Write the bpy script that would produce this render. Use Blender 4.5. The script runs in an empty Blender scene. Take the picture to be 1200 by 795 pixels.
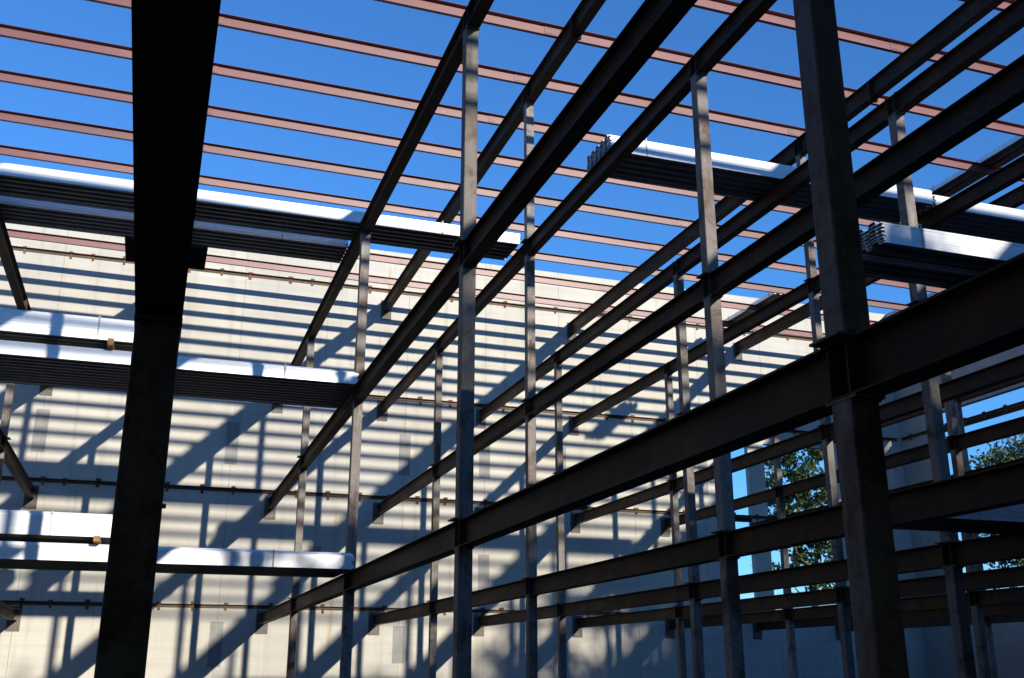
import bpy, bmesh, math, random
from mathutils import Vector, Matrix, Quaternion
random.seed(7)
scene = bpy.context.scene
COL = scene.collection

# ---------------------------------------------------------------- materials
def new_mat(name):
    m = bpy.data.materials.new(name); m.use_nodes = True
    nt = m.node_tree; b = nt.nodes['Principled BSDF']
    return m, nt, b
def N(nt, t, **k):
    n = nt.nodes.new(t)
    for a, v in k.items(): setattr(n, a, v)
    return n
def noise(nt, co, scale, detail=4, rough=.55, stretch=(1, 1, 1), dist=0.0):
    mp = N(nt, 'ShaderNodeMapping'); mp.inputs['Scale'].default_value = stretch
    nt.links.new(co, mp.inputs['Vector'])
    n = N(nt, 'ShaderNodeTexNoise'); n.inputs['Scale'].default_value = scale
    n.inputs['Detail'].default_value = detail; n.inputs['Roughness'].default_value = rough
    n.inputs['Distortion'].default_value = dist
    nt.links.new(mp.outputs[0], n.inputs['Vector'])
    return n.outputs['Fac']
def ramp(nt, fac, stops):
    r = N(nt, 'ShaderNodeValToRGB'); e = r.color_ramp.elements
    while len(e) < len(stops): e.new(.5)
    for el, (p, c) in zip(e, stops):
        el.position = p; el.color = (c, c, c, 1) if not isinstance(c, tuple) else (*c, 1)
    nt.links.new(fac, r.inputs[0]); return r.outputs[0]
def mix(nt, fac, a, b, mode='MIX'):
    m = N(nt, 'ShaderNodeMix', data_type='RGBA', blend_type=mode)
    for s, v in ((0, fac), (6, a), (7, b)):
        if isinstance(v, (int, float)): m.inputs[s].default_value = v
        elif isinstance(v, tuple): m.inputs[s].default_value = (*v, 1)
        else: nt.links.new(v, m.inputs[s])
    return m.outputs[2]
def bump(nt, b, h, s=.2, d=.01):
    n = N(nt, 'ShaderNodeBump'); n.inputs['Strength'].default_value = s; n.inputs['Distance'].default_value = d
    nt.links.new(h, n.inputs['Height']); nt.links.new(n.outputs[0], b.inputs['Normal'])
def coords(nt):
    # world position: every copy of a part gets its own stains
    g = N(nt, 'ShaderNodeNewGeometry'); return g.outputs['Position']

def steel(name, base, light, rust, rust_lo, stretch, rough=.5, metal=.25, spec=.25):
    m, nt, b = new_mat(name); co = coords(nt)
    a = noise(nt, co, 2.2, 6, .6, stretch)
    c = mix(nt, ramp(nt, a, [(.32, 0.), (.68, 1.)]), base, light)
    st = noise(nt, co, 16, 4, .7, tuple(.25 * v if v < 1 else v for v in stretch))      # mill streaks along the length
    c = mix(nt, ramp(nt, st, [(.5, 0.), (.72, .55)]), c, tuple(x * .5 for x in base))
    r = noise(nt, co, 1.3, 8, .7, (1, 1, 1), .8)
    c = mix(nt, ramp(nt, r, [(rust_lo, 0.), (rust_lo + .13, .9)]), c, rust)
    r2 = noise(nt, co, 9, 6, .75, (1, 1, 1), .4)
    c = mix(nt, ramp(nt, r2, [(.54, 0.), (.64, .75)]), c, tuple(.6 * x + .4 * y for x, y in zip(rust, base)))
    d = noise(nt, co, 5, 5, .7, stretch)
    c = mix(nt, ramp(nt, d, [(.60, 0.), (.70, .5)]), c, tuple(min(1, x * 1.7) for x in light))
    oi = N(nt, 'ShaderNodeObjectInfo')
    c = mix(nt, 1.0, c, ramp(nt, oi.outputs['Random'], [(0., (.78, .76, .74)), (1., (1.15, 1.13, 1.12))]), 'MULTIPLY')
    nt.links.new(c, b.inputs['Base Color'])
    nt.links.new(ramp(nt, a, [(.3, rough - .08), (.75, rough + .2)]), b.inputs['Roughness'])
    b.inputs['Metallic'].default_value = metal; b.inputs['Specular IOR Level'].default_value = spec
    bump(nt, b, r2, .15, .004)
    return m
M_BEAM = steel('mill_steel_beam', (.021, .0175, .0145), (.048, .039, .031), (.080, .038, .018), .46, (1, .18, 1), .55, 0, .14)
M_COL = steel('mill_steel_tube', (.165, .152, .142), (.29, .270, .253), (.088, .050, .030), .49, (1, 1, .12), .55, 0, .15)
M_PLATE = steel('plate_steel', (.10, .095, .09), (.17, .16, .15), (.14, .075, .04), .55, (1, 1, 1), .6, .1)
M_LEDGER = steel('ledger_steel', (.07, .058, .05), (.11, .092, .078), (.20, .10, .045), .48, (.12, 1, 1), .6, .1)
M_RUST = steel('rusty_steel', (.15, .075, .04), (.24, .125, .06), (.07, .04, .03), .50, (1, 1, 1), .8, 0)

def purlin_mat():
    m, nt, b = new_mat('red_oxide_primer'); co = coords(nt)
    a = noise(nt, co, 1.4, 6, .6, (.25, 1, 1))
    c = mix(nt, ramp(nt, a, [(.3, 0.), (.7, 1.)]), (.135, .040, .040), (.20, .075, .072))
    s = noise(nt, co, 9, 5, .7, (.5, 1, 1))
    c = mix(nt, ramp(nt, s, [(.64, 0.), (.74, .7)]), c, (.30, .19, .175))
    d = noise(nt, co, 24, 3, .6, (.3, 1, 1))
    c = mix(nt, ramp(nt, d, [(.66, 0.), (.74, .5)]), c, (.07, .03, .024))
    oi = N(nt, 'ShaderNodeObjectInfo')
    c = mix(nt, 1.0, c, ramp(nt, oi.outputs['Random'], [(0., (.8, .8, .82)), (1., (1.2, 1.15, 1.12))]), 'MULTIPLY')
    nt.links.new(c, b.inputs['Base Color']); b.inputs['Roughness'].default_value = .43; b.inputs['Specular IOR Level'].default_value = .62
    return m
M_PURLIN = purlin_mat()

def deck_mat():
    m, nt, b = new_mat('galvanised_deck'); co = coords(nt)
    a = noise(nt, co, 1.6, 5, .6, (.25, 1, 6))
    c = mix(nt, ramp(nt, a, [(.3, 0.), (.7, 1.)]), (.66, .69, .73), (.80, .81, .83))
    s = noise(nt, co, 6, 5, .72, (.35, 1, 9))
    c = mix(nt, ramp(nt, s, [(.66, 0.), (.76, .5)]), c, (.42, .43, .46))
    nt.links.new(c, b.inputs['Base Color']); b.inputs['Roughness'].default_value = .36
    b.inputs['Metallic'].default_value = .3
    return m
M_DECK = deck_mat()

def concrete(name, lo, hi):
    m, nt, b = new_mat(name); co = coords(nt)
    a = noise(nt, co, .32, 7, .62)
    c = mix(nt, ramp(nt, a, [(.3, 0.), (.7, 1.)]), lo, hi)
    # cast-panel colour: each panel was poured from its own batch
    sx = N(nt, 'ShaderNodeSeparateXYZ'); nt.links.new(co, sx.inputs[0])
    q = N(nt, 'ShaderNodeMath', operation='DIVIDE'); nt.links.new(sx.outputs[0], q.inputs[0]); q.inputs[1].default_value = 4.934
    fl = N(nt, 'ShaderNodeMath', operation='FLOOR'); nt.links.new(q.outputs[0], fl.inputs[0])
    wn = N(nt, 'ShaderNodeTexWhiteNoise', noise_dimensions='1D'); nt.links.new(fl.outputs[0], wn.inputs['W'])
    c = mix(nt, 1.0, c, ramp(nt, wn.outputs['Value'], [(0., (.90, .91, .93)), (1., (1.0, .985, .95))]), 'MULTIPLY')
    # horizontal trowel marks and vertical water stains
    h = noise(nt, co, 1.6, 5, .65, (.18, 1, 3.2))
    c = mix(nt, ramp(nt, h, [(.45, 0.), (.70, .38)]), c, tuple(x * .72 for x in lo))
    v = noise(nt, co, 2.6, 4, .6, (1.6, 1, .07))
    c = mix(nt, ramp(nt, v, [(.54, 0.), (.72, .4)]), c, tuple(x * .62 for x in lo))
    # thin orange rust runs
    r = noise(nt, co, 3.3, 3, .5, (1.4, 1, .05))
    r2 = noise(nt, co, .45, 2, .5)
    rr = N(nt, 'ShaderNodeMath', operation='MULTIPLY')
    nt.links.new(ramp(nt, r, [(.65, 0.), (.71, .6)]), rr.inputs[0]); nt.links.new(ramp(nt, r2, [(.45, 0.), (.6, 1.)]), rr.inputs[1])
    c = mix(nt, rr.outputs[0], c, (.42, .29, .13))
    p = noise(nt, co, 60, 3, .7)
    c = mix(nt, ramp(nt, p, [(.68, 0.), (.76, .35)]), c, tuple(x * .5 for x in lo))
    nt.links.new(c, b.inputs['Base Color']); b.inputs['Roughness'].default_value = .9
    bump(nt, b, p, .25, .004)
    return m
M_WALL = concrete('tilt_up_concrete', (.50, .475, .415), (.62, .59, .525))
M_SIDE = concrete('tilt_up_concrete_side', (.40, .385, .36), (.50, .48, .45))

def plain(name, col, rough=.8, var=.25, sc=6):
    m, nt, b = new_mat(name); co = coords(nt)
    a = noise(nt, co, sc, 5, .6)
    nt.links.new(mix(nt, ramp(nt, a, [(.3, 0.), (.7, 1.)]), tuple(x * (1 - var) for x in col), tuple(x * (1 + var) for x in col)), b.inputs['Base Color'])
    b.inputs['Roughness'].default_value = rough
    return m
M_DECK_SHADE = plain('deck_underside_shade', (.10, .105, .115), .55, .25, 3)  # dark grey standing in for shade under the galvanised decking
M_STRAP = plain('zinc_strap', (.42, .43, .45), .45, .15, 8)
M_JOINT = plain('joint_sealant', (.30, .29, .27), .8)
M_PATCH = plain('grouted_plate', (.27, .265, .255), .8, .15, 4)
M_WOOD = plain('dunnage_timber', (.30, .16, .07), .8, .3, 14)
M_GROUND = plain('bare_earth', (.075, .064, .052), .95, .35, .6)
M_BARK = plain('bark', (.10, .075, .055), .9, .3, 8)
M_POLE = plain('weathered_pole', (.13, .10, .08), .9, .3, 5)
M_WIRE = plain('cable_black', (.02, .02, .02), .6)
def leaf_mat(name, a, b_):
    m, nt, b = new_mat(name)
    g = N(nt, 'ShaderNodeNewGeometry')
    c = mix(nt, ramp(nt, g.outputs['Random Per Island'], [(0., 0.), (1., 1.)]), a, b_)
    nt.links.new(c, b.inputs['Base Color']); b.inputs['Roughness'].default_value = .55
    tr = N(nt, 'ShaderNodeBsdfTranslucent'); nt.links.new(c, tr.inputs['Color'])
    ms = N(nt, 'ShaderNodeMixShader'); ms.inputs[0].default_value = .3
    nt.links.new(b.outputs[0], ms.inputs[1]); nt.links.new(tr.outputs[0], ms.inputs[2])
    nt.links.new(ms.outputs[0], nt.nodes['Material Output'].inputs['Surface'])
    return m
M_LEAF = leaf_mat('green_leaves', (.022, .05, .012), (.075, .115, .03))
M_LEAF2 = leaf_mat('olive_leaves', (.05, .07, .02), (.15, .17, .06))

# ---------------------------------------------------------------- helpers
def link_mesh(name, bm, mat, parent=None, smooth=False):
    me = bpy.data.meshes.new(name)
    bmesh.ops.recalc_face_normals(bm, faces=bm.faces)
    bm.to_mesh(me); bm.free()
    me.materials.append(mat)
    if smooth:
        for p in me.polygons: p.use_smooth = True
    o = bpy.data.objects.new(name, me); COL.objects.link(o)
    if parent: o.parent = parent
    return o
def inst(name, me, parent=None, loc=(0, 0, 0)):
    o = bpy.data.objects.new(name, me); COL.objects.link(o); o.location = loc
    if parent: o.parent = parent
    return o
def empty(name, loc=(0, 0, 0)):
    o = bpy.data.objects.new(name, None); o.empty_display_size = .3; o.location = loc
    COL.objects.link(o); return o
def tag(o, label, cat, group=None):
    o['label'] = label; o['category'] = cat
    if group: o['group'] = group
    return o
def box(bm, x0, x1, y0, y1, z0, z1):
    v = [bm.verts.new(p) for p in ((x0, y0, z0), (x1, y0, z0), (x1, y1, z0), (x0, y1, z0), (x0, y0, z1), (x1, y0, z1), (x1, y1, z1), (x0, y1, z1))]
    for f in ((0, 3, 2, 1), (4, 5, 6, 7), (0, 1, 5, 4), (1, 2, 6, 5), (2, 3, 7, 6), (3, 0, 4, 7)):
        bm.faces.new([v[i] for i in f])
def bevel_box(bm, *a, w=.004):
    t = bmesh.new(); box(t, *a)
    bmesh.ops.bevel(t, geom=t.edges[:], offset=w, segments=1, affect='EDGES', profile=.7)
    me = bpy.data.meshes.new('tmp'); t.to_mesh(me); t.free(); bm.from_mesh(me); bpy.data.meshes.remove(me)
def extrude(bm, prof, axis, a, b, cap=True):
    """closed 2-D outline swept along 'X','Y' or 'Z' from a to b"""
    def P(p, t):
        return {'X': (t, p[0], p[1]), 'Y': (p[0], t, p[1]), 'Z': (p[0], p[1], t)}[axis]
    A = [bm.verts.new(P(p, a)) for p in prof]; B = [bm.verts.new(P(p, b)) for p in prof]
    n = len(prof)
    for i in range(n): bm.faces.new((A[i], A[(i + 1) % n], B[(i + 1) % n], B[i]))
    if cap: bm.faces.new(A[::-1]); bm.faces.new(B)
def tube(bm, pts, rads, seg=8):
    rings = []
    for i, p in enumerate(pts):
        p = Vector(p)
        d = (Vector(pts[min(i + 1, len(pts) - 1)]) - Vector(pts[max(i - 1, 0)])).normalized()
        q = d.to_track_quat('Z', 'Y')
        rings.append([bm.verts.new(p + q @ Vector((math.cos(t) * rads[i], math.sin(t) * rads[i], 0))) for t in [2 * math.pi * k / seg for k in range(seg)]])
    for a, b in zip(rings, rings[1:]):
        for k in range(seg): bm.faces.new((a[k], a[(k + 1) % seg], b[(k + 1) % seg], b[k]))
    bm.faces.new(rings[0][::-1]); bm.faces.new(rings[-1])

# ---------------------------------------------------------------- the grid (metres; z = 0 is the underside of the first-level beams)
S = 3.05                                    # spacing of the rows
LV = {1: 0.0, 2: 3.055, 3: 6.081, 4: 9.232} # undersides of the beams
YC = [-2.521, 3.870, 10.261, 16.652, 23.043] # column lines, from behind the camera to the wall
YW = 29.507                                 # face of the back wall
XS = 27.65                                  # face of the side wall
GZ = -2.80                                  # ground
BD = .272                                   # beam depth
FW = .158                                   # flange width
CW = .154                                   # tube width
BD4, FW4 = .365, .178                      # the roof beams are a deeper section
FALL = -.0095                               # the roof falls this much per metre to the right
def z4(x): return LV[4] + FALL * (x - 3 * S)
def yc(i, j): return YC[j] - (.10 if (j == 1 and i == 1) else 0)
ORD = {1: 'lowest', 2: 'second', 3: 'third', 4: 'topmost'}
ROWTXT = {-1: "beyond the photo's left edge", 0: "hugging the photo's left edge", 1: 'in line with the big black left column',
          2: 'in the row of the big right column', 3: 'one row right of the big right column',
          4: 'two rows right of the big right column', 5: 'three rows right of the big right column',
          6: 'four rows right of the big right column', 7: 'five rows right of the big right column',
          8: 'against the grey side wall at far right'}

# ---- ground
bm = bmesh.new()
n = 40
gv = [[bm.verts.new((-260 + 560 * i / n, -200 + 560 * j / n, GZ + (random.uniform(-.05, .03)))) for j in range(n + 1)] for i in range(n + 1)]
for i in range(n):
    for j in range(n): bm.faces.new((gv[i][j], gv[i + 1][j], gv[i + 1][j + 1], gv[i][j + 1]))
g = link_mesh('ground', bm, M_GROUND); g['kind'] = 'structure'

# ---- beams
def i_profile(cx, z0, depth=BD, fw=FW, tf=.012, tw=.009):
    h, t, k = fw / 2, tw / 2, .012
    return [(cx - h, z0), (cx + h, z0), (cx + h, z0 + tf), (cx + t + k, z0 + tf), (cx + t, z0 + tf + k),
            (cx + t, z0 + depth - tf - k), (cx + t + k, z0 + depth - tf), (cx + h, z0 + depth - tf), (cx + h, z0 + depth),
            (cx - h, z0 + depth), (cx - h, z0 + depth - tf), (cx - t - k, z0 + depth - tf), (cx - t, z0 + depth - tf - k),
            (cx - t, z0 + tf + k), (cx - t - k, z0 + tf), (cx - h, z0 + tf)]
def beam_mesh(d=BD, w=FW):
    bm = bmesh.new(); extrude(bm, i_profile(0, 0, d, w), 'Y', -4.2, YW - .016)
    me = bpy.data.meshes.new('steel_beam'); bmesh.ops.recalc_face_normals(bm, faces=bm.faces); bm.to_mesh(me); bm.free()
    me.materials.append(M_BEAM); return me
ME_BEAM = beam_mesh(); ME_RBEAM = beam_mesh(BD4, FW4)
def stiffener_mesh(BD=BD, FW=FW, top=True):
    bm = bmesh.new(); d = CW / 2 - .006
    for s in (-1, 1):
        for y in (-d, d):
            x0, x1 = sorted((s * .0055, s * (FW / 2 - .004)))
            box(bm, x0, x1, y - .006, y + .006, .0125, BD - .0125)
    for sx in (-.05, .05):                                  # bolts through flange and plate, heads above and below
        for sy in (-.099, .099):
            hx = [(sx + .0145 * math.cos(a), sy + .0145 * math.sin(a)) for a in [math.pi / 3 * k for k in range(6)]]
            extrude(bm, hx, 'Z', -.03, -.016)
            if top: extrude(bm, hx, 'Z', BD + .016, BD + .03)
            extrude(bm, hx, 'Z', .0128, .026)
    me = bpy.data.meshes.new('stiffener'); bmesh.ops.recalc_face_normals(bm, faces=bm.faces); bm.to_mesh(me); bm.free()
    me.materials.append(M_BEAM); return me
ME_STIFF = stiffener_mesh(); ME_RSTIFF = stiffener_mesh(BD4, FW4, False)
def splice_mesh():
    bm = bmesh.new(); h = FW4 / 2; BD = BD4 - .02
    bevel_box(bm, -h - .006, h + .006, -.028, -.003, -.05, BD + .012, w=.003)
    bevel_box(bm, -h - .006, h + .006, .003, .028, -.05, BD + .012, w=.003)
    for s in (-1, 1):
        for z in (-.028, .05, .13, .21, .29):
            for y0, y1 in ((-.046, -.029), (.029, .046)):
                prof = [(s * .05 + .014 * math.cos(a), z + .014 * math.sin(a)) for a in [math.pi / 3 * k for k in range(6)]]
                extrude(bm, prof, 'Y', y0, y1)
    me = bpy.data.meshes.new('splice_plate'); bmesh.ops.recalc_face_normals(bm, faces=bm.faces); bm.to_mesh(me); bm.free()
    me.materials.append(M_BEAM); return me
ME_SPLICE = splice_mesh()
def stack_top(i, j): return 4 if (i % 2 and j in (1, 3)) else 3
for i in range(-1, 9):
    for l in (1, 2, 3, 4):
        if l == 4 and i % 2 == 0: continue
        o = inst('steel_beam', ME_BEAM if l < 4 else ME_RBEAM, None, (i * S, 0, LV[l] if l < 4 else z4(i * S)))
        if (i, l) == (1, 1): lab = 'wide black beam overhead running from the top edge down to the big left column'
        elif (i, l) == (2, 1): lab = 'long dark beam passing behind the big right column and rising to the right edge'
        elif l == 4: lab = 'roof beam under the red purlins, ' + ROWTXT[i]
        else: lab = 'dark steel floor beam, %s level, %s' % (ORD[l], ROWTXT[i])
        tag(o, lab, 'beam', 'steel beams running back to the pale wall')
        for j in range(5):
            if l <= stack_top(i, j): inst('stiffener', ME_STIFF if l < 4 else ME_RSTIFF, o, (0, yc(i, j), 0))
        if l == 4: inst('splice_plate', ME_SPLICE, o, (0, 14.25, 0))

# ---- columns
def rr_profile(w, r, seg=4):
    h = w / 2; out = []
    for cx, cy, a0 in ((h - r, h - r, 0), (-h + r, h - r, 90), (-h + r, -h + r, 180), (h - r, -h + r, 270)):
        for k in range(seg + 1):
            a = math.radians(a0 + 90 * k / seg); out.append((cx + r * math.cos(a), cy + r * math.sin(a)))
    return out
def tube_mesh(h):
    bm = bmesh.new(); extrude(bm, rr_profile(CW, .013), 'Z', .016, h - .016)
    me = bpy.data.meshes.new('tube'); bmesh.ops.recalc_face_normals(bm, faces=bm.faces); bm.to_mesh(me); bm.free()
    me.materials.append(M_COL); return me
def plate_mesh(nm, w, d, z0, z1, mat):
    bm = bmesh.new(); bevel_box(bm, -w / 2, w / 2, -d / 2, d / 2, z0, z1, w=.002)
    me = bpy.data.meshes.new(nm); bmesh.ops.recalc_face_normals(bm, faces=bm.faces); bm.to_mesh(me); bm.free()
    me.materials.append(mat); return me
ME_BASE = plate_mesh('base_plate', .285, .225, .001, .0155, M_PLATE)
ME_CAP = plate_mesh('cap_plate', .162, .235, -.0155, -.001, M_PLATE)
SEG = {1: (GZ, 0.0)}
for l in (2, 3, 4): SEG[l] = (LV[l - 1] + BD, LV[l])
ME_TUBE = {l: tube_mesh(b - a) for l, (a, b) in SEG.items()}
JTXT = {0: ', behind the photographer', 1: ', first of the row', 2: ', second of the row', 3: ', third of the row', 4: ' closest to the pale wall'}
for i in range(-1, 9):
    for j in range(5):
        r = empty('steel_column', (i * S, yc(i, j), GZ))
        if (i, j) == (1, 1): lab = 'big black steel column on the left, running off the bottom edge'
        elif (i, j) == (2, 1): lab = 'big dark steel column on the right with a smooth grey face'
        elif (i, j) == (2, 2): lab = 'sunlit brown-stained column left of the middle, a beam crossing its top'
        else: lab = 'slim steel column%s, %s' % (JTXT[j], ROWTXT[i].replace('photo\'s ', ''))
        tag(r, lab, 'column', 'square steel columns of the frame')
        for l in range(1, stack_top(i, j) + 1):
            a, b = SEG[l]
            if l == 4:
                b = z4(i * S)
            inst('tube', ME_TUBE[l] if l < 4 else tube_mesh(b - a), r, (0, 0, a - GZ))
            inst('base_plate', ME_BASE, r, (0, 0, a - GZ))
            inst('cap_plate', ME_CAP, r, (0, 0, b - GZ))

# ---- roof purlins (Z sections on the topmost beams)
PZ0, PD = LV[4] + BD4 + .002, .174
def z_profile():
    t = .004; f1, f2 = .085, .07
    # y towards the camera is negative: the top flange turns to the camera, the bottom flange away
    return [(0, 0), (f2, 0), (f2, t), (t, t), (t, PD), (-f1, PD), (-f1, PD - t), (0, PD - t)]
bm = bmesh.new(); extrude(bm, z_profile(), 'X', -6.0, XS - .03)
ME_PUR = bpy.data.meshes.new('roof_purlin'); bmesh.ops.recalc_face_normals(bm, faces=bm.faces); bm.to_mesh(ME_PUR); bm.free(); ME_PUR.materials.append(M_PURLIN)
def lap_mesh():
    bm = bmesh.new()
    bevel_box(bm, -.34, .34, -.0075, -.001, .012, PD - .012, w=.001)
    for x in (-.27, -.22, .22, .27, -.03, .03):
        for z in (.04, .13):
            prof = [(x + .011 * math.cos(a), z + .011 * math.sin(a)) for a in [math.pi / 3 * k for k in range(6)]]
            extrude(bm, prof, 'Y', -.018, -.0078)
    me = bpy.data.meshes.new('lap_splice'); bmesh.ops.recalc_face_normals(bm, faces=bm.faces); bm.to_mesh(me); bm.free()
    me.materials.append(M_PURLIN); return me
ME_LAP = lap_mesh()
ORDS = ['nearest', 'second', 'third', 'fourth', 'fifth', 'sixth', 'seventh', 'eighth', 'ninth', 'tenth', 'eleventh', 'twelfth', 'thirteenth', 'fourteenth', 'fifteenth', 'sixteenth', 'seventeenth', 'eighteenth', 'nineteenth', 'twentieth', 'twenty-first', 'twenty-second', 'twenty-third', 'twenty-fourth']
for k in range(23):
    y = 28.09 - 1.652 * k
    o = inst('roof_purlin', ME_PUR, None, (0, y, PZ0 - FALL * 3 * S)); o.rotation_euler = (0, math.atan(-FALL), 0)
    tag(o, 'long red-primed roof purlin, %s from the pale back wall' % (ORDS[k] if k else 'nearest of all'), 'purlin', 'red roof purlins against the sky')
    for i in (1, 3, 5, 7): inst('lap_splice', ME_LAP, o, (i * S, 0, 0))

# ---- concrete walls with openings
def wall_mesh(bm, us, zs, hole, place, t):
    """grid wall: place(u, depth, z) -> point; hole(i,j) true where open"""
    nu, nz = len(us) - 1, len(zs) - 1
    vc = {}
    def V(i, j, d):
        if (i, j, d) not in vc: vc[(i, j, d)] = bm.verts.new(place(us[i], d, zs[j]))
        return vc[(i, j, d)]
    solid = lambda i, j: 0 <= i < nu and 0 <= j < nz and not hole(i, j)
    for i in range(nu):
        for j in range(nz):
            if not solid(i, j): continue
            for d in (0, t): bm.faces.new((V(i, j, d), V(i + 1, j, d), V(i + 1, j + 1, d), V(i, j + 1, d)))
            for di, dj, a, b in ((-1, 0, (i, j), (i, j + 1)), (1, 0, (i + 1, j), (i + 1, j + 1)), (0, -1, (i, j), (i + 1, j)), (0, 1, (i, j + 1), (i + 1, j + 1))):
                if not solid(i + di, j + dj):
                    bm.faces.new((V(*a, 0), V(*b, 0), V(*b, t), V(*a, t)))
T = .21
SILL, HEAD, HEAD_S = .62, 6.02, 7.06
us = [-14.8, 20.55, 21.46, 22.06, 24.84, 25.5, XS + T]
zs = [GZ - .3, SILL, HEAD, 10.6, 11.22]
bm = bmesh.new()
wall_mesh(bm, us, zs, lambda i, j: (i in (1, 3)) and j == 1, lambda u, d, z: (u, YW + d, z), T)
back = tag(link_mesh('concrete_wall', bm, M_WALL), 'pale concrete back wall barred with shadow stripes', 'wall')
bm = bmesh.new()
us2 = [YW - .002, 28.1, 21.2, 19.4, 12.4, -6.0]
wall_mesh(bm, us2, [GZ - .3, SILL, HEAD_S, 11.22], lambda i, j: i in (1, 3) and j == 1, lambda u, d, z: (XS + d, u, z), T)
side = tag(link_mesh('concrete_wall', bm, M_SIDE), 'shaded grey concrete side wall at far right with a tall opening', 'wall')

bm = bmesh.new()
wall_mesh(bm, [YW - .002, 10.0, -10.0], [GZ - .3, 4.0, 11.22], lambda i, j: False, lambda u, d, z: (-14.6 - d, u, z), T)  # added wall, out of view, keeps low sky light off the steel
tag(link_mesh('concrete_wall', bm, M_SIDE), 'unseen concrete wall added past the left edge to block low sky', 'wall')
JX = [2.467 * k for k in range(-5, 11)]
for x in JX:
    bm = bmesh.new()
    if 20.55 < x < 21.46 or 22.06 < x < 24.84:
        box(bm, x - .008, x + .008, YW - .002, YW + .01, GZ, SILL - .003); box(bm, x - .008, x + .008, YW - .002, YW + .01, HEAD + .003, 11.215)
    else: box(bm, x - .008, x + .008, YW - .002, YW + .01, GZ, 11.215)
    link_mesh('panel_joint', bm, M_JOINT, back)
for y in (26.9, 24.4, 20.3, 17.0, 13.5):
    bm = bmesh.new()
    box(bm, XS - .002, XS + .01, y - .008, y + .008, HEAD_S + .003 if (21.2 < y < 28.1 or 12.4 < y < 19.4) else GZ, 11.215)
    link_mesh('panel_joint', bm, M_JOINT, side)
for k, (x, z0, z1) in enumerate([(0., 4.3, 5.45), (4.934, 4.27, 5.47), (9.868, 4.25, 5.45), (14.802, 4.25, 5.42), (19.736, 4.2, 5.4), (2.467, 1.55, 2.08), (7.401, 1.5, 2.12), (12.335, .9, 2.05), (4.934, -1.1, .05), (9.868, -1.0, .0), (0., 1.3, 2.1), (12.335, 4.3, 5.4)]):
    bm = bmesh.new(); bevel_box(bm, x - .17, x - .01, YW - .006, YW + .01, z0, z1, w=.002); bevel_box(bm, x + .01, x + .17, YW - .006, YW + .01, z0, z1, w=.002)
    link_mesh('connection_plate', bm, M_PATCH, back)
# steel plates cast into the wall where the beams land
bm = bmesh.new(); bevel_box(bm, -.16, .16, -.013, .01, -.26, .36, w=.003)
for sx in (-.12, .12):
    for z in (-.2, .3):
        extrude(bm, [(sx + .014 * math.cos(a), z + .014 * math.sin(a)) for a in [math.pi / 3 * k for k in range(6)]], 'Y', -.026, -.0135)
ME_EMB = bpy.data.meshes.new('embed_plate'); bmesh.ops.recalc_face_normals(bm, faces=bm.faces); bm.to_mesh(ME_EMB); bm.free(); ME_EMB.materials.append(M_PLATE)
for i in range(-1, 9):
    for l in (1, 2, 3, 4):
        if (l == 4 and i % 2 == 0) or (i >= 7 and l in (2, 3)): continue
        inst('embed_plate', ME_EMB, back, (i * S, YW, LV[l] if l < 4 else z4(i * S)))

# ---- ledger angles bolted along the walls
bm = bmesh.new()
box(bm, -.036, .036, -.012, .004, -.12, .085); box(bm, -.062, .062, -.05, -.0125, .047, .105)
for z in (-.07, .135):
    pass
ME_CLIP = bpy.data.meshes.new('clip'); bmesh.ops.recalc_face_normals(bm, faces=bm.faces); bm.to_mesh(ME_CLIP); bm.free(); ME_CLIP.materials.append(M_RUST)
def ledger(wall, l, z, label):
    r = empty('ledger_angle', (0, YW, z) if wall == 'b' else (XS, 0, z)); tag(r, label, 'ledger', 'steel ledgers bolted along the concrete walls')
    prof = [(-.004, .045), (-.004, -.05), (-.013, -.05), (-.013, .036), (-.10, .036), (-.10, .045)]
    bm = bmesh.new()
    if wall == 'b': extrude(bm, prof, 'X', -14.7, XS - .12)
    else: extrude(bm, prof, 'Y', -5.8, YW - .12)
    o = link_mesh('angle_bar', bm, M_LEDGER, r)
    n = 46 if wall == 'b' else 36
    for k in range(n):
        u = -12.3 + .87 * k + random.uniform(-.06, .06) if wall == 'b' else YW - .6 - .87 * k + random.uniform(-.05, .05)
        if wall == 'b':
            if u > XS - .3: continue
            if abs((u / S) - round(u / S)) * S < .2: u += .3
            c = inst('clip', ME_CLIP, r, (u, -.0135, random.uniform(-.012, .012)))
        else:
            c = inst('clip', ME_CLIP, r, (-.0135, u, random.uniform(-.012, .012))); c.rotation_euler = (0, 0, -math.pi / 2)
        if wall == 'b': c.rotation_euler[1] = random.uniform(-.09, .09); c.scale = (random.uniform(.75, 1.2), 1, random.uniform(.85, 1.15))
    return r
LZ = {1: .44, 2: 3.555, 3: 6.525, 4: 9.90}
for l in (1, 2, 3, 4):
    ledger('b', l, LZ[l], ['', 'rusty ledger with clips along the back wall, lowest of four', 'rusty ledger with clips along the back wall, second from the bottom', 'dark ledger with clips along the back wall, third from the bottom', 'ledger with orange clips near the top of the back wall'][l])
for l in (3,):
    ledger('s', l, LZ[l], 'dark ledger with clips running along the grey side wall')
for axis, z, lab in (('b', 3.5, 'dark steel channel spanning the wall openings behind the columns'), ('s', 6.47, 'dark steel channel across the side wall opening in front of trees')):
    bm = bmesh.new()
    prof = [(0, 0), (.07, 0), (.07, .008), (.008, .008), (.008, .192), (.07, .192), (.07, .2), (0, .2)]
    if axis == 'b': extrude(bm, [(YW + .06 + a, z - .1 + b) for a, b in prof], 'X', 20.56, 24.83)
    else: extrude(bm, [(XS + .03 + a, z - .1 + b) for a, b in prof], 'Y', 21.21, 28.09)
    tag(link_mesh('steel_channel', bm, M_BEAM), lab, 'channel')

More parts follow.
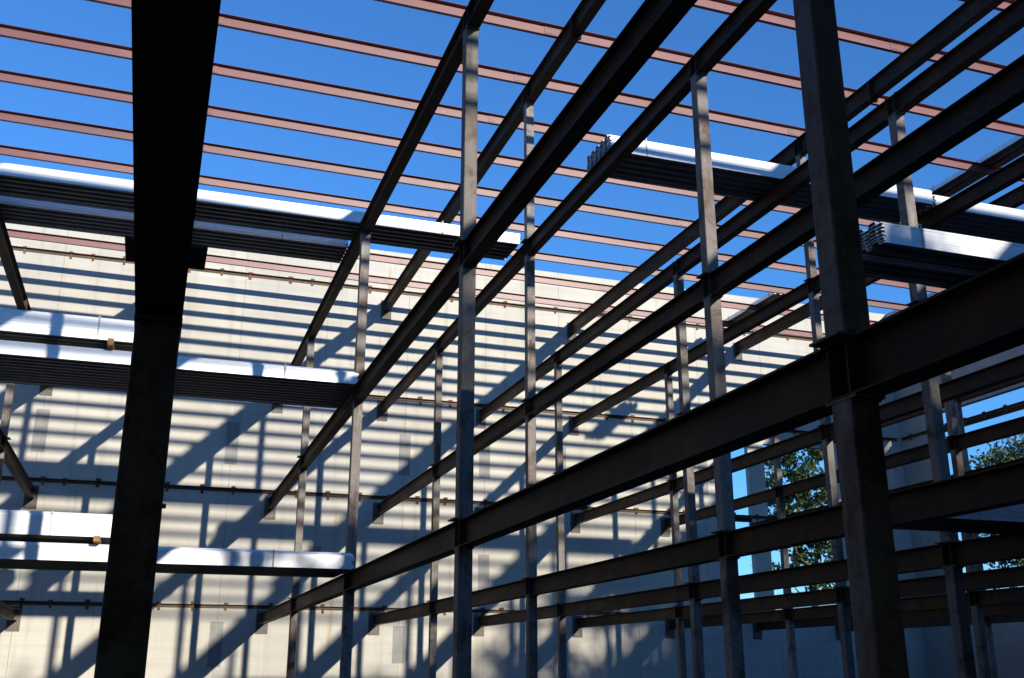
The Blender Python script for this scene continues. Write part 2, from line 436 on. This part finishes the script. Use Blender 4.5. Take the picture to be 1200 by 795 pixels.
# ---- bundles of galvanised roof deck
def sheet_mesh(length, width, pitch, rib, first, axis='X'):
    """one corrugated sheet, closed outline swept along its length; local origin at its near bottom corner"""
    t = .006; nr = max(2, round((width - .03) / pitch)); pw = width / nr
    line = []
    for k in range(nr):
        y = k * pw
        line += [(y + pw * .02, 0), (y + pw * .38, 0), (y + pw * .48, rib), (y + pw * .92, rib)]
    line += [(width, 0)]
    line[0] = (0, 0)
    up = [(y, z + t) for y, z in line]
    lip = .0142
    prof = line + [(width, lip)] + [(width - t * .6, lip)] + [(width - t * .6, t)] + up[::-1][1:-1] + [(t * .6, t), (t * .6, lip), (0, lip)]
    bm = bmesh.new(); extrude(bm, prof, axis if axis == 'X' else 'Y', 0, length, cap=True)
    if axis == 'Y': pass
    me = bpy.data.meshes.new('deck_sheet'); bmesh.ops.recalc_face_normals(bm, faces=bm.faces); bm.to_mesh(me); bm.free()
    me.materials.append(M_DECK); me.materials.append(M_DECK_SHADE)     # shade painted in: downward faces get a darker grey
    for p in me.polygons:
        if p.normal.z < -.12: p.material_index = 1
    return me
def bundle(x0, x1, y0, y1, z0, z1, label, rib=.055, pitch=.17, jag=.03, along='X', n=None):
    r = empty('deck_bundle', (x0, y0, z0)); tag(r, label, 'deck bundle', 'bundles of galvanised decking resting on the steel')
    L, W = (x1 - x0, y1 - y0) if along == 'X' else (y1 - y0, x1 - x0)
    me = sheet_mesh(L, W, pitch, rib, True, along)
    step = .0145
    h = z1 - z0 - rib
    cnt = max(3, int(h / step) + 1)
    rnd = random.Random(int(abs(x0 * 100) + abs(y0 * 37) + z0 * 11))
    for k in range(cnt):
        dx, dy = rnd.uniform(-jag, jag), rnd.uniform(-.003, .003)
        o = inst('deck_sheet', me, r, (dx, dy, k * step + .001) if along == 'X' else (dy, dx, k * step + .001))
    # steel strapping around the pack
    H = cnt * step + rib + .004
    for f in (.1, .9):
        bm = bmesh.new(); p = f * L; w = .011; e = .006
        if along == 'X':
            box(bm, p - w, p + w, -e - .001, -e, -.001, H - rib * .2); box(bm, p - w, p + w, W + e, W + e + .001, -.001, H - rib * .2)
            box(bm, p - w, p + w, -e - .001, W + e + .001, H - rib * .2, H - rib * .2 + .001)
        else:
            box(bm, -e - .001, -e, p - w, p + w, -.001, H - rib * .2); box(bm, W + e, W + e + .001, p - w, p + w, -.001, H - rib * .2)
            box(bm, -e - .001, W + e + .001, p - w, p + w, H - rib * .2, H - rib * .2 + .001)
        link_mesh('strap', bm, M_STRAP, r)
    return r
t1, t2, t3 = LV[1] + BD + .002, LV[2] + BD + .002, LV[3] + BD + .002
PT = PZ0 + PD + .004 + FALL * 11.2
bundle(-5.9, 9.02, 16.80, 17.66, t3, 6.60, 'white deck bundle high on the left, nearer of two side by side under the purlins')
bundle(-5.9, 6.0, 17.98, 18.84, t3, 6.73, 'white deck bundle high on the left, farther of two, in front of the wall top')
bundle(-5.9, 6.06, 16.52, 18.32, t2, 3.565, 'wide deck bundle at second level left, its ribbed underside showing')
bundle(-5.9, 2.86, 16.52, 18.32, 3.69, 4.07, 'white deck bundle stacked on blocks at second level behind the black column')
bundle(-5.9, 6.02, 15.97, 17.58, t1, .53, 'wide deck bundle at lowest level on the left, ending at a column')
bundle(-5.9, 2.58, 15.97, 17.58, .617, .955, 'white deck bundle stacked on blocks at the lowest level, far left')
bundle(9.12, 15.1, 12.90, 13.78, t3, 6.66, 'sunlit deck bundle with jagged end high at right centre')
bundle(15.2, 21.3, 12.95, 13.83, t3, 6.62, 'deck bundle at upper right continuing the sunlit high one')
bundle(10.45, 15.6, 8.70, 9.14, t2, 3.63, 'sunlit deck bundle right of the big right column, nearer of a pair')
bundle(10.42, 15.6, 9.20, 9.66, t2, 3.60, 'deck bundle right of the big right column, farther of a pair')
bundle(10.55, 15.6, 8.50, 9.40, t1, .50, 'shaded deck bundle low at the right edge')
bundle(19.85, 20.45, 13.6, 18.45, PT, PT + .17, 'grey deck bundle lying crosswise on the purlins at upper right', along='Y')
bundle(20.15, 20.75, 25.3, 28.3, PT, PT + .17, 'small grey deck bundle on the purlins near the wall top', along='Y')
# unseen decks added behind and beside the view to block sky light
def add_shade_deck(x0, x1, y0, y1, z, label):
    bm = bmesh.new(); n = int((y1 - y0) / .19); prof = []
    for k in range(n):
        yy = k * .19; prof += [(yy, 0), (yy + .07, 0), (yy + .09, .05), (yy + .17, .05)]
    prof += [(n * .19, 0)]
    extrude(bm, prof + [(y, z_ + .004) for y, z_ in prof[::-1]], 'X', x0, x1)
    fd = link_mesh('shade_deck', bm, M_DECK); fd.location = (0, y1 - n * .19, z)
    fd.data.materials.append(M_DECK_SHADE)
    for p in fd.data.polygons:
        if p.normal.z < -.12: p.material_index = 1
    tag(fd, label, 'floor deck', 'unseen decks added to block sky light')
add_shade_deck(-14.4, XS - .1, -18.0, 1.25, t1, 'unseen corrugated deck added over the lowest beams behind the photographer')
add_shade_deck(-14.4, 4.6, -18.0, 4.3, t2, 'unseen corrugated deck added at second level above and behind the photographer')
add_shade_deck(4.7, XS - .1, -18.0, 3.2, t2, 'unseen second level deck added behind the big right column')
add_shade_deck(13.8, XS - .1, 1.3, 8.0, t1, 'unseen corrugated deck added on the lowest beams out past the right edge')
add_shade_deck(13.8, XS - .1, 2.3, 8.0, t2, 'unseen second level deck added out past the right edge')
for z_, nm in ((t1, 'lowest'), (t2, 'second'), (t3, 'third')):
    add_shade_deck(21.5, XS - .1, 8.1, 12.0, z_, 'added corrugated deck strip by the side wall out of frame, %s level' % nm)
def block(x, y0, y1, z0, z1, label):
    bm = bmesh.new(); bevel_box(bm, x - .045, x + .045, y0, y1, z0, z1, w=.004)
    tag(link_mesh('timber_block', bm, M_WOOD), label, 'timber', 'timbers between stacked bundles')
block(2.19, 16.38, 18.42, 3.568, 3.688, 'orange timber end between the two stacked bundles at second level')
block(2.36, 15.80, 17.68, .535, .615, 'orange timber end between the two stacked bundles at the lowest level')
block(-3.2, 16.40, 18.42, 3.568, 3.688, 'timber spacer under the upper second level bundle, out at left')
block(-3.2, 15.86, 17.68, .535, .615, 'timber spacer under the upper lowest level bundle, out at left')

# ---- trees
def crown_mesh(rx, rz, nclump, nleaf, leaf, mat, seed, flat=.0):
    rnd = random.Random(seed); bm = bmesh.new()
    for c in range(nclump):
        while True:
            p = Vector((rnd.uniform(-1, 1), rnd.uniform(-1, 1), rnd.uniform(-1, 1)))
            if .25 < p.length < 1: break
        p = p * (.72 + .38 * rnd.random())
        cc = Vector((p.x * rx, p.y * rx, p.z * rz)); cr = rnd.uniform(.10, .24) * rx
        for _ in range(nleaf):
            q = Vector((rnd.gauss(0, .5), rnd.gauss(0, .5), rnd.gauss(0, .38))) * cr + cc
            s = leaf * rnd.uniform(.6, 1.3)
            rot = Quaternion((rnd.gauss(0, 1), rnd.gauss(0, 1), rnd.gauss(0, 1), rnd.gauss(0, 1))).normalized()
            a = [q + rot @ Vector(v) * s for v in ((-.5, 0, 0), (-.05, .3, .08), (.5, 0, 0), (-.05, -.3, .08))]
            v = [bm.verts.new(x) for x in a]
            bm.faces.new((v[0], v[1], v[2])); bm.faces.new((v[0], v[2], v[3]))
    me = bpy.data.meshes.new('crown'); bm.to_mesh(me); bm.free(); me.materials.append(mat); return me
def trunk_mesh(h, r, rx, seed):
    rnd = random.Random(seed); bm = bmesh.new()
    pts = [Vector((0, 0, 0))]; 
    for k in range(1, 8): pts.append(Vector((rnd.uniform(-.12, .12) * k * .5, rnd.uniform(-.12, .12) * k * .5, h * k / 7)))
    tube(bm, pts, [r * (1.25 - .95 * k / 7) for k in range(8)])
    for b in range(16):
        i = rnd.randint(2, 6); a = rnd.uniform(0, 6.28); L = rx * rnd.uniform(.6, 1.0)
        p = pts[i]; q = [p]
        for k in range(1, 6):
            f = k / 5
            q.append(p + Vector((math.cos(a + f * .4) * L * f, math.sin(a + f * .4) * L * f, L * .65 * f + rnd.uniform(-.15, .15))))
        tube(bm, q, [r * .38 * (1 - .88 * k / 5) for k in range(6)], 6)
    me = bpy.data.meshes.new('trunk'); bmesh.ops.recalc_face_normals(bm, faces=bm.faces); bm.to_mesh(me); bm.free()
    me.materials.append(M_BARK); return me
def tree(x, y, zc, rx, rz, label, crown, trunk, th, group, rot=0, sc=1):
    r = empty('leafy_tree', (x, y, GZ)); tag(r, label, 'tree', group)
    inst('trunk', trunk, r); 
    c = inst('crown', crown, r, (0, 0, zc - GZ)); r.rotation_euler = (0, 0, rot)
    return r
G1 = 'trees outside the wall openings'
tree(32.7, 42.5, 6.6, 0, 0, 'leafy green tree seen through the back wall opening behind the slim columns', crown_mesh(2.35, 4.6, 190, 46, .24, M_LEAF, 3), trunk_mesh(10.5, .2, 3.0, 4), 0, G1)
tree(40.2, 35.5, 5.9, 0, 0, 'olive green tree beyond the side wall opening at the right edge', crown_mesh(3.6, 3.7, 260, 50, .24, M_LEAF2, 5), trunk_mesh(10.2, .2, 3.2, 6), 0, G1)
tree(39.5, 47, 4.4, 0, 0, 'smaller tree behind the olive one, low in the side opening', crown_mesh(3.0, 2.6, 110, 40, .26, M_LEAF, 8), trunk_mesh(9, .18, 3.0, 9), 0, G1)
# bare branching tree over the side opening
# trees standing behind the photographer: they keep the low sun off the near steel and dapple the wall foot
G2 = 'trees behind the photographer shading the site'
CB = [crown_mesh(4.6, 4.2, 210, 40, .42, M_LEAF, 20 + k) for k in range(3)]
TB = trunk_mesh(11, .3, 4.0, 33)
for k, (x, y, zt) in enumerate([(1, -27, 9.6), (7, -26, 10.0), (16.6, -25, 11.3), (19.5, -25, 11.6), (24.5, -26, 12.4), (30, -25, 14.2), (36, -26, 17.5), (41, -25, 20.0), (46, -26, 20.0), (54, -25, 16.5), (16, -31, 10.5), (28, -31, 13), (39, -31, 15), (45, -31, 15.5)]):
    t = tree(x, y, zt - 4.2, 0, 0, 'leafy shade tree standing behind the photographer', CB[k % 3], TB, 0, G2, rot=k * 1.3)
    lo = inst('crown', CB[(k + 1) % 3], t, (0.6, .4, zt - 9.6 - GZ))
    if zt > 13: inst('crown', CB[k % 3], t, (.9, -.5, zt - 9.0 - GZ)); inst('crown', CB[(k + 2) % 3], t, (-.6, .4, zt - 14.0 - GZ))

# ---- utility pole beyond the back wall
r = empty('utility_pole', (41.5, 60, GZ)); tag(r, 'wooden utility pole with crossarm glimpsed past the wall pier', 'utility pole')
bm = bmesh.new(); tube(bm, [(0, 0, 0), (0, 0, 8), (0, 0, 15.6)], [.17, .15, .12], 10); link_mesh('mast', bm, M_POLE, r)
bm = bmesh.new(); bevel_box(bm, -2.0, 1.2, -.2, -.1, 14.5, 14.64, w=.01); link_mesh('crossarm', bm, M_POLE, r)
bm = bmesh.new(); tube(bm, [(-1.4, -.2, 14.5), (-.1, -.16, 13.2)], [.025, .025], 6); link_mesh('brace', bm, M_POLE, r)
bm = bmesh.new()
for x in (-1.8, -1.0, .9): tube(bm, [(x, -.15, 14.64), (x, -.15, 14.72), (x, -.15, 14.8)], [.03, .06, .03], 8)
link_mesh('insulator', bm, M_POLE, r)
for z, lab in ((14.8, 'upper'), (11.2, 'lower')):
    bm = bmesh.new()
    tube(bm, [(-40 + 100 * t, 60 - 6 * (t - .815) , GZ + z + 3.2 * ((t - .815) ** 2) * 2 - .3 * abs(t - .815)) for t in [k / 40 for k in range(41)]], [.02] * 41, 5)
    tag(link_mesh('overhead_wire', bm, M_WIRE), '%s of two thin black wires strung from the utility pole' % lab, 'wire')

# ---------------------------------------------------------------- camera
cam = bpy.data.cameras.new('camera'); co = bpy.data.objects.new('camera', cam); COL.objects.link(co)
yaw, pit = .3298, .3093
fw = Vector((math.sin(yaw) * math.cos(pit), math.cos(yaw) * math.cos(pit), math.sin(pit)))
rt = Vector((math.cos(yaw), -math.sin(yaw), 0)); up = rt.cross(fw)
co.matrix_world = Matrix(((rt.x, up.x, -fw.x, 3.108), (rt.y, up.y, -fw.y, 0), (rt.z, up.z, -fw.z, -1.185), (0, 0, 0, 1)))
cam.sensor_width = 36; cam.lens = 36.45; cam.clip_start = .05; cam.clip_end = 1500
scene.camera = co

# ---------------------------------------------------------------- light
sd = Vector((-.266, 1, -.2496)).normalized()          # the way the sunlight travels
sun = bpy.data.lights.new('sun', 'SUN'); so = bpy.data.objects.new('sun', sun); COL.objects.link(so)
sun.energy = 3.5; sun.angle = math.radians(.53); sun.color = (1, .93, .80)
so.rotation_euler = sd.to_track_quat('-Z', 'Y').to_euler(); so.location = (10, -20, 20)
w = bpy.data.worlds.new('World'); scene.world = w; w.use_nodes = True
nt = w.node_tree; bg = nt.nodes['Background']
sky = nt.nodes.new('ShaderNodeTexSky'); sky.sky_type = 'NISHITA'; sky.sun_disc = False
sky.sun_elevation = math.asin(-sd.z); sky.sun_rotation = math.atan2(-sd.x, -sd.y)
sky.air_density = 1.1; sky.dust_density = 0; sky.ozone_density = 8.6; sky.altitude = 0
nt.links.new(sky.outputs[0], bg.inputs[0]); bg.inputs[1].default_value = .15
vs = scene.view_settings
vs.view_transform = 'Standard'; vs.look = 'None'; vs.exposure = 0.70; vs.gamma = 1; vs.use_curve_mapping = False
scene.render.engine = 'CYCLES'
scene.cycles.max_bounces = 6
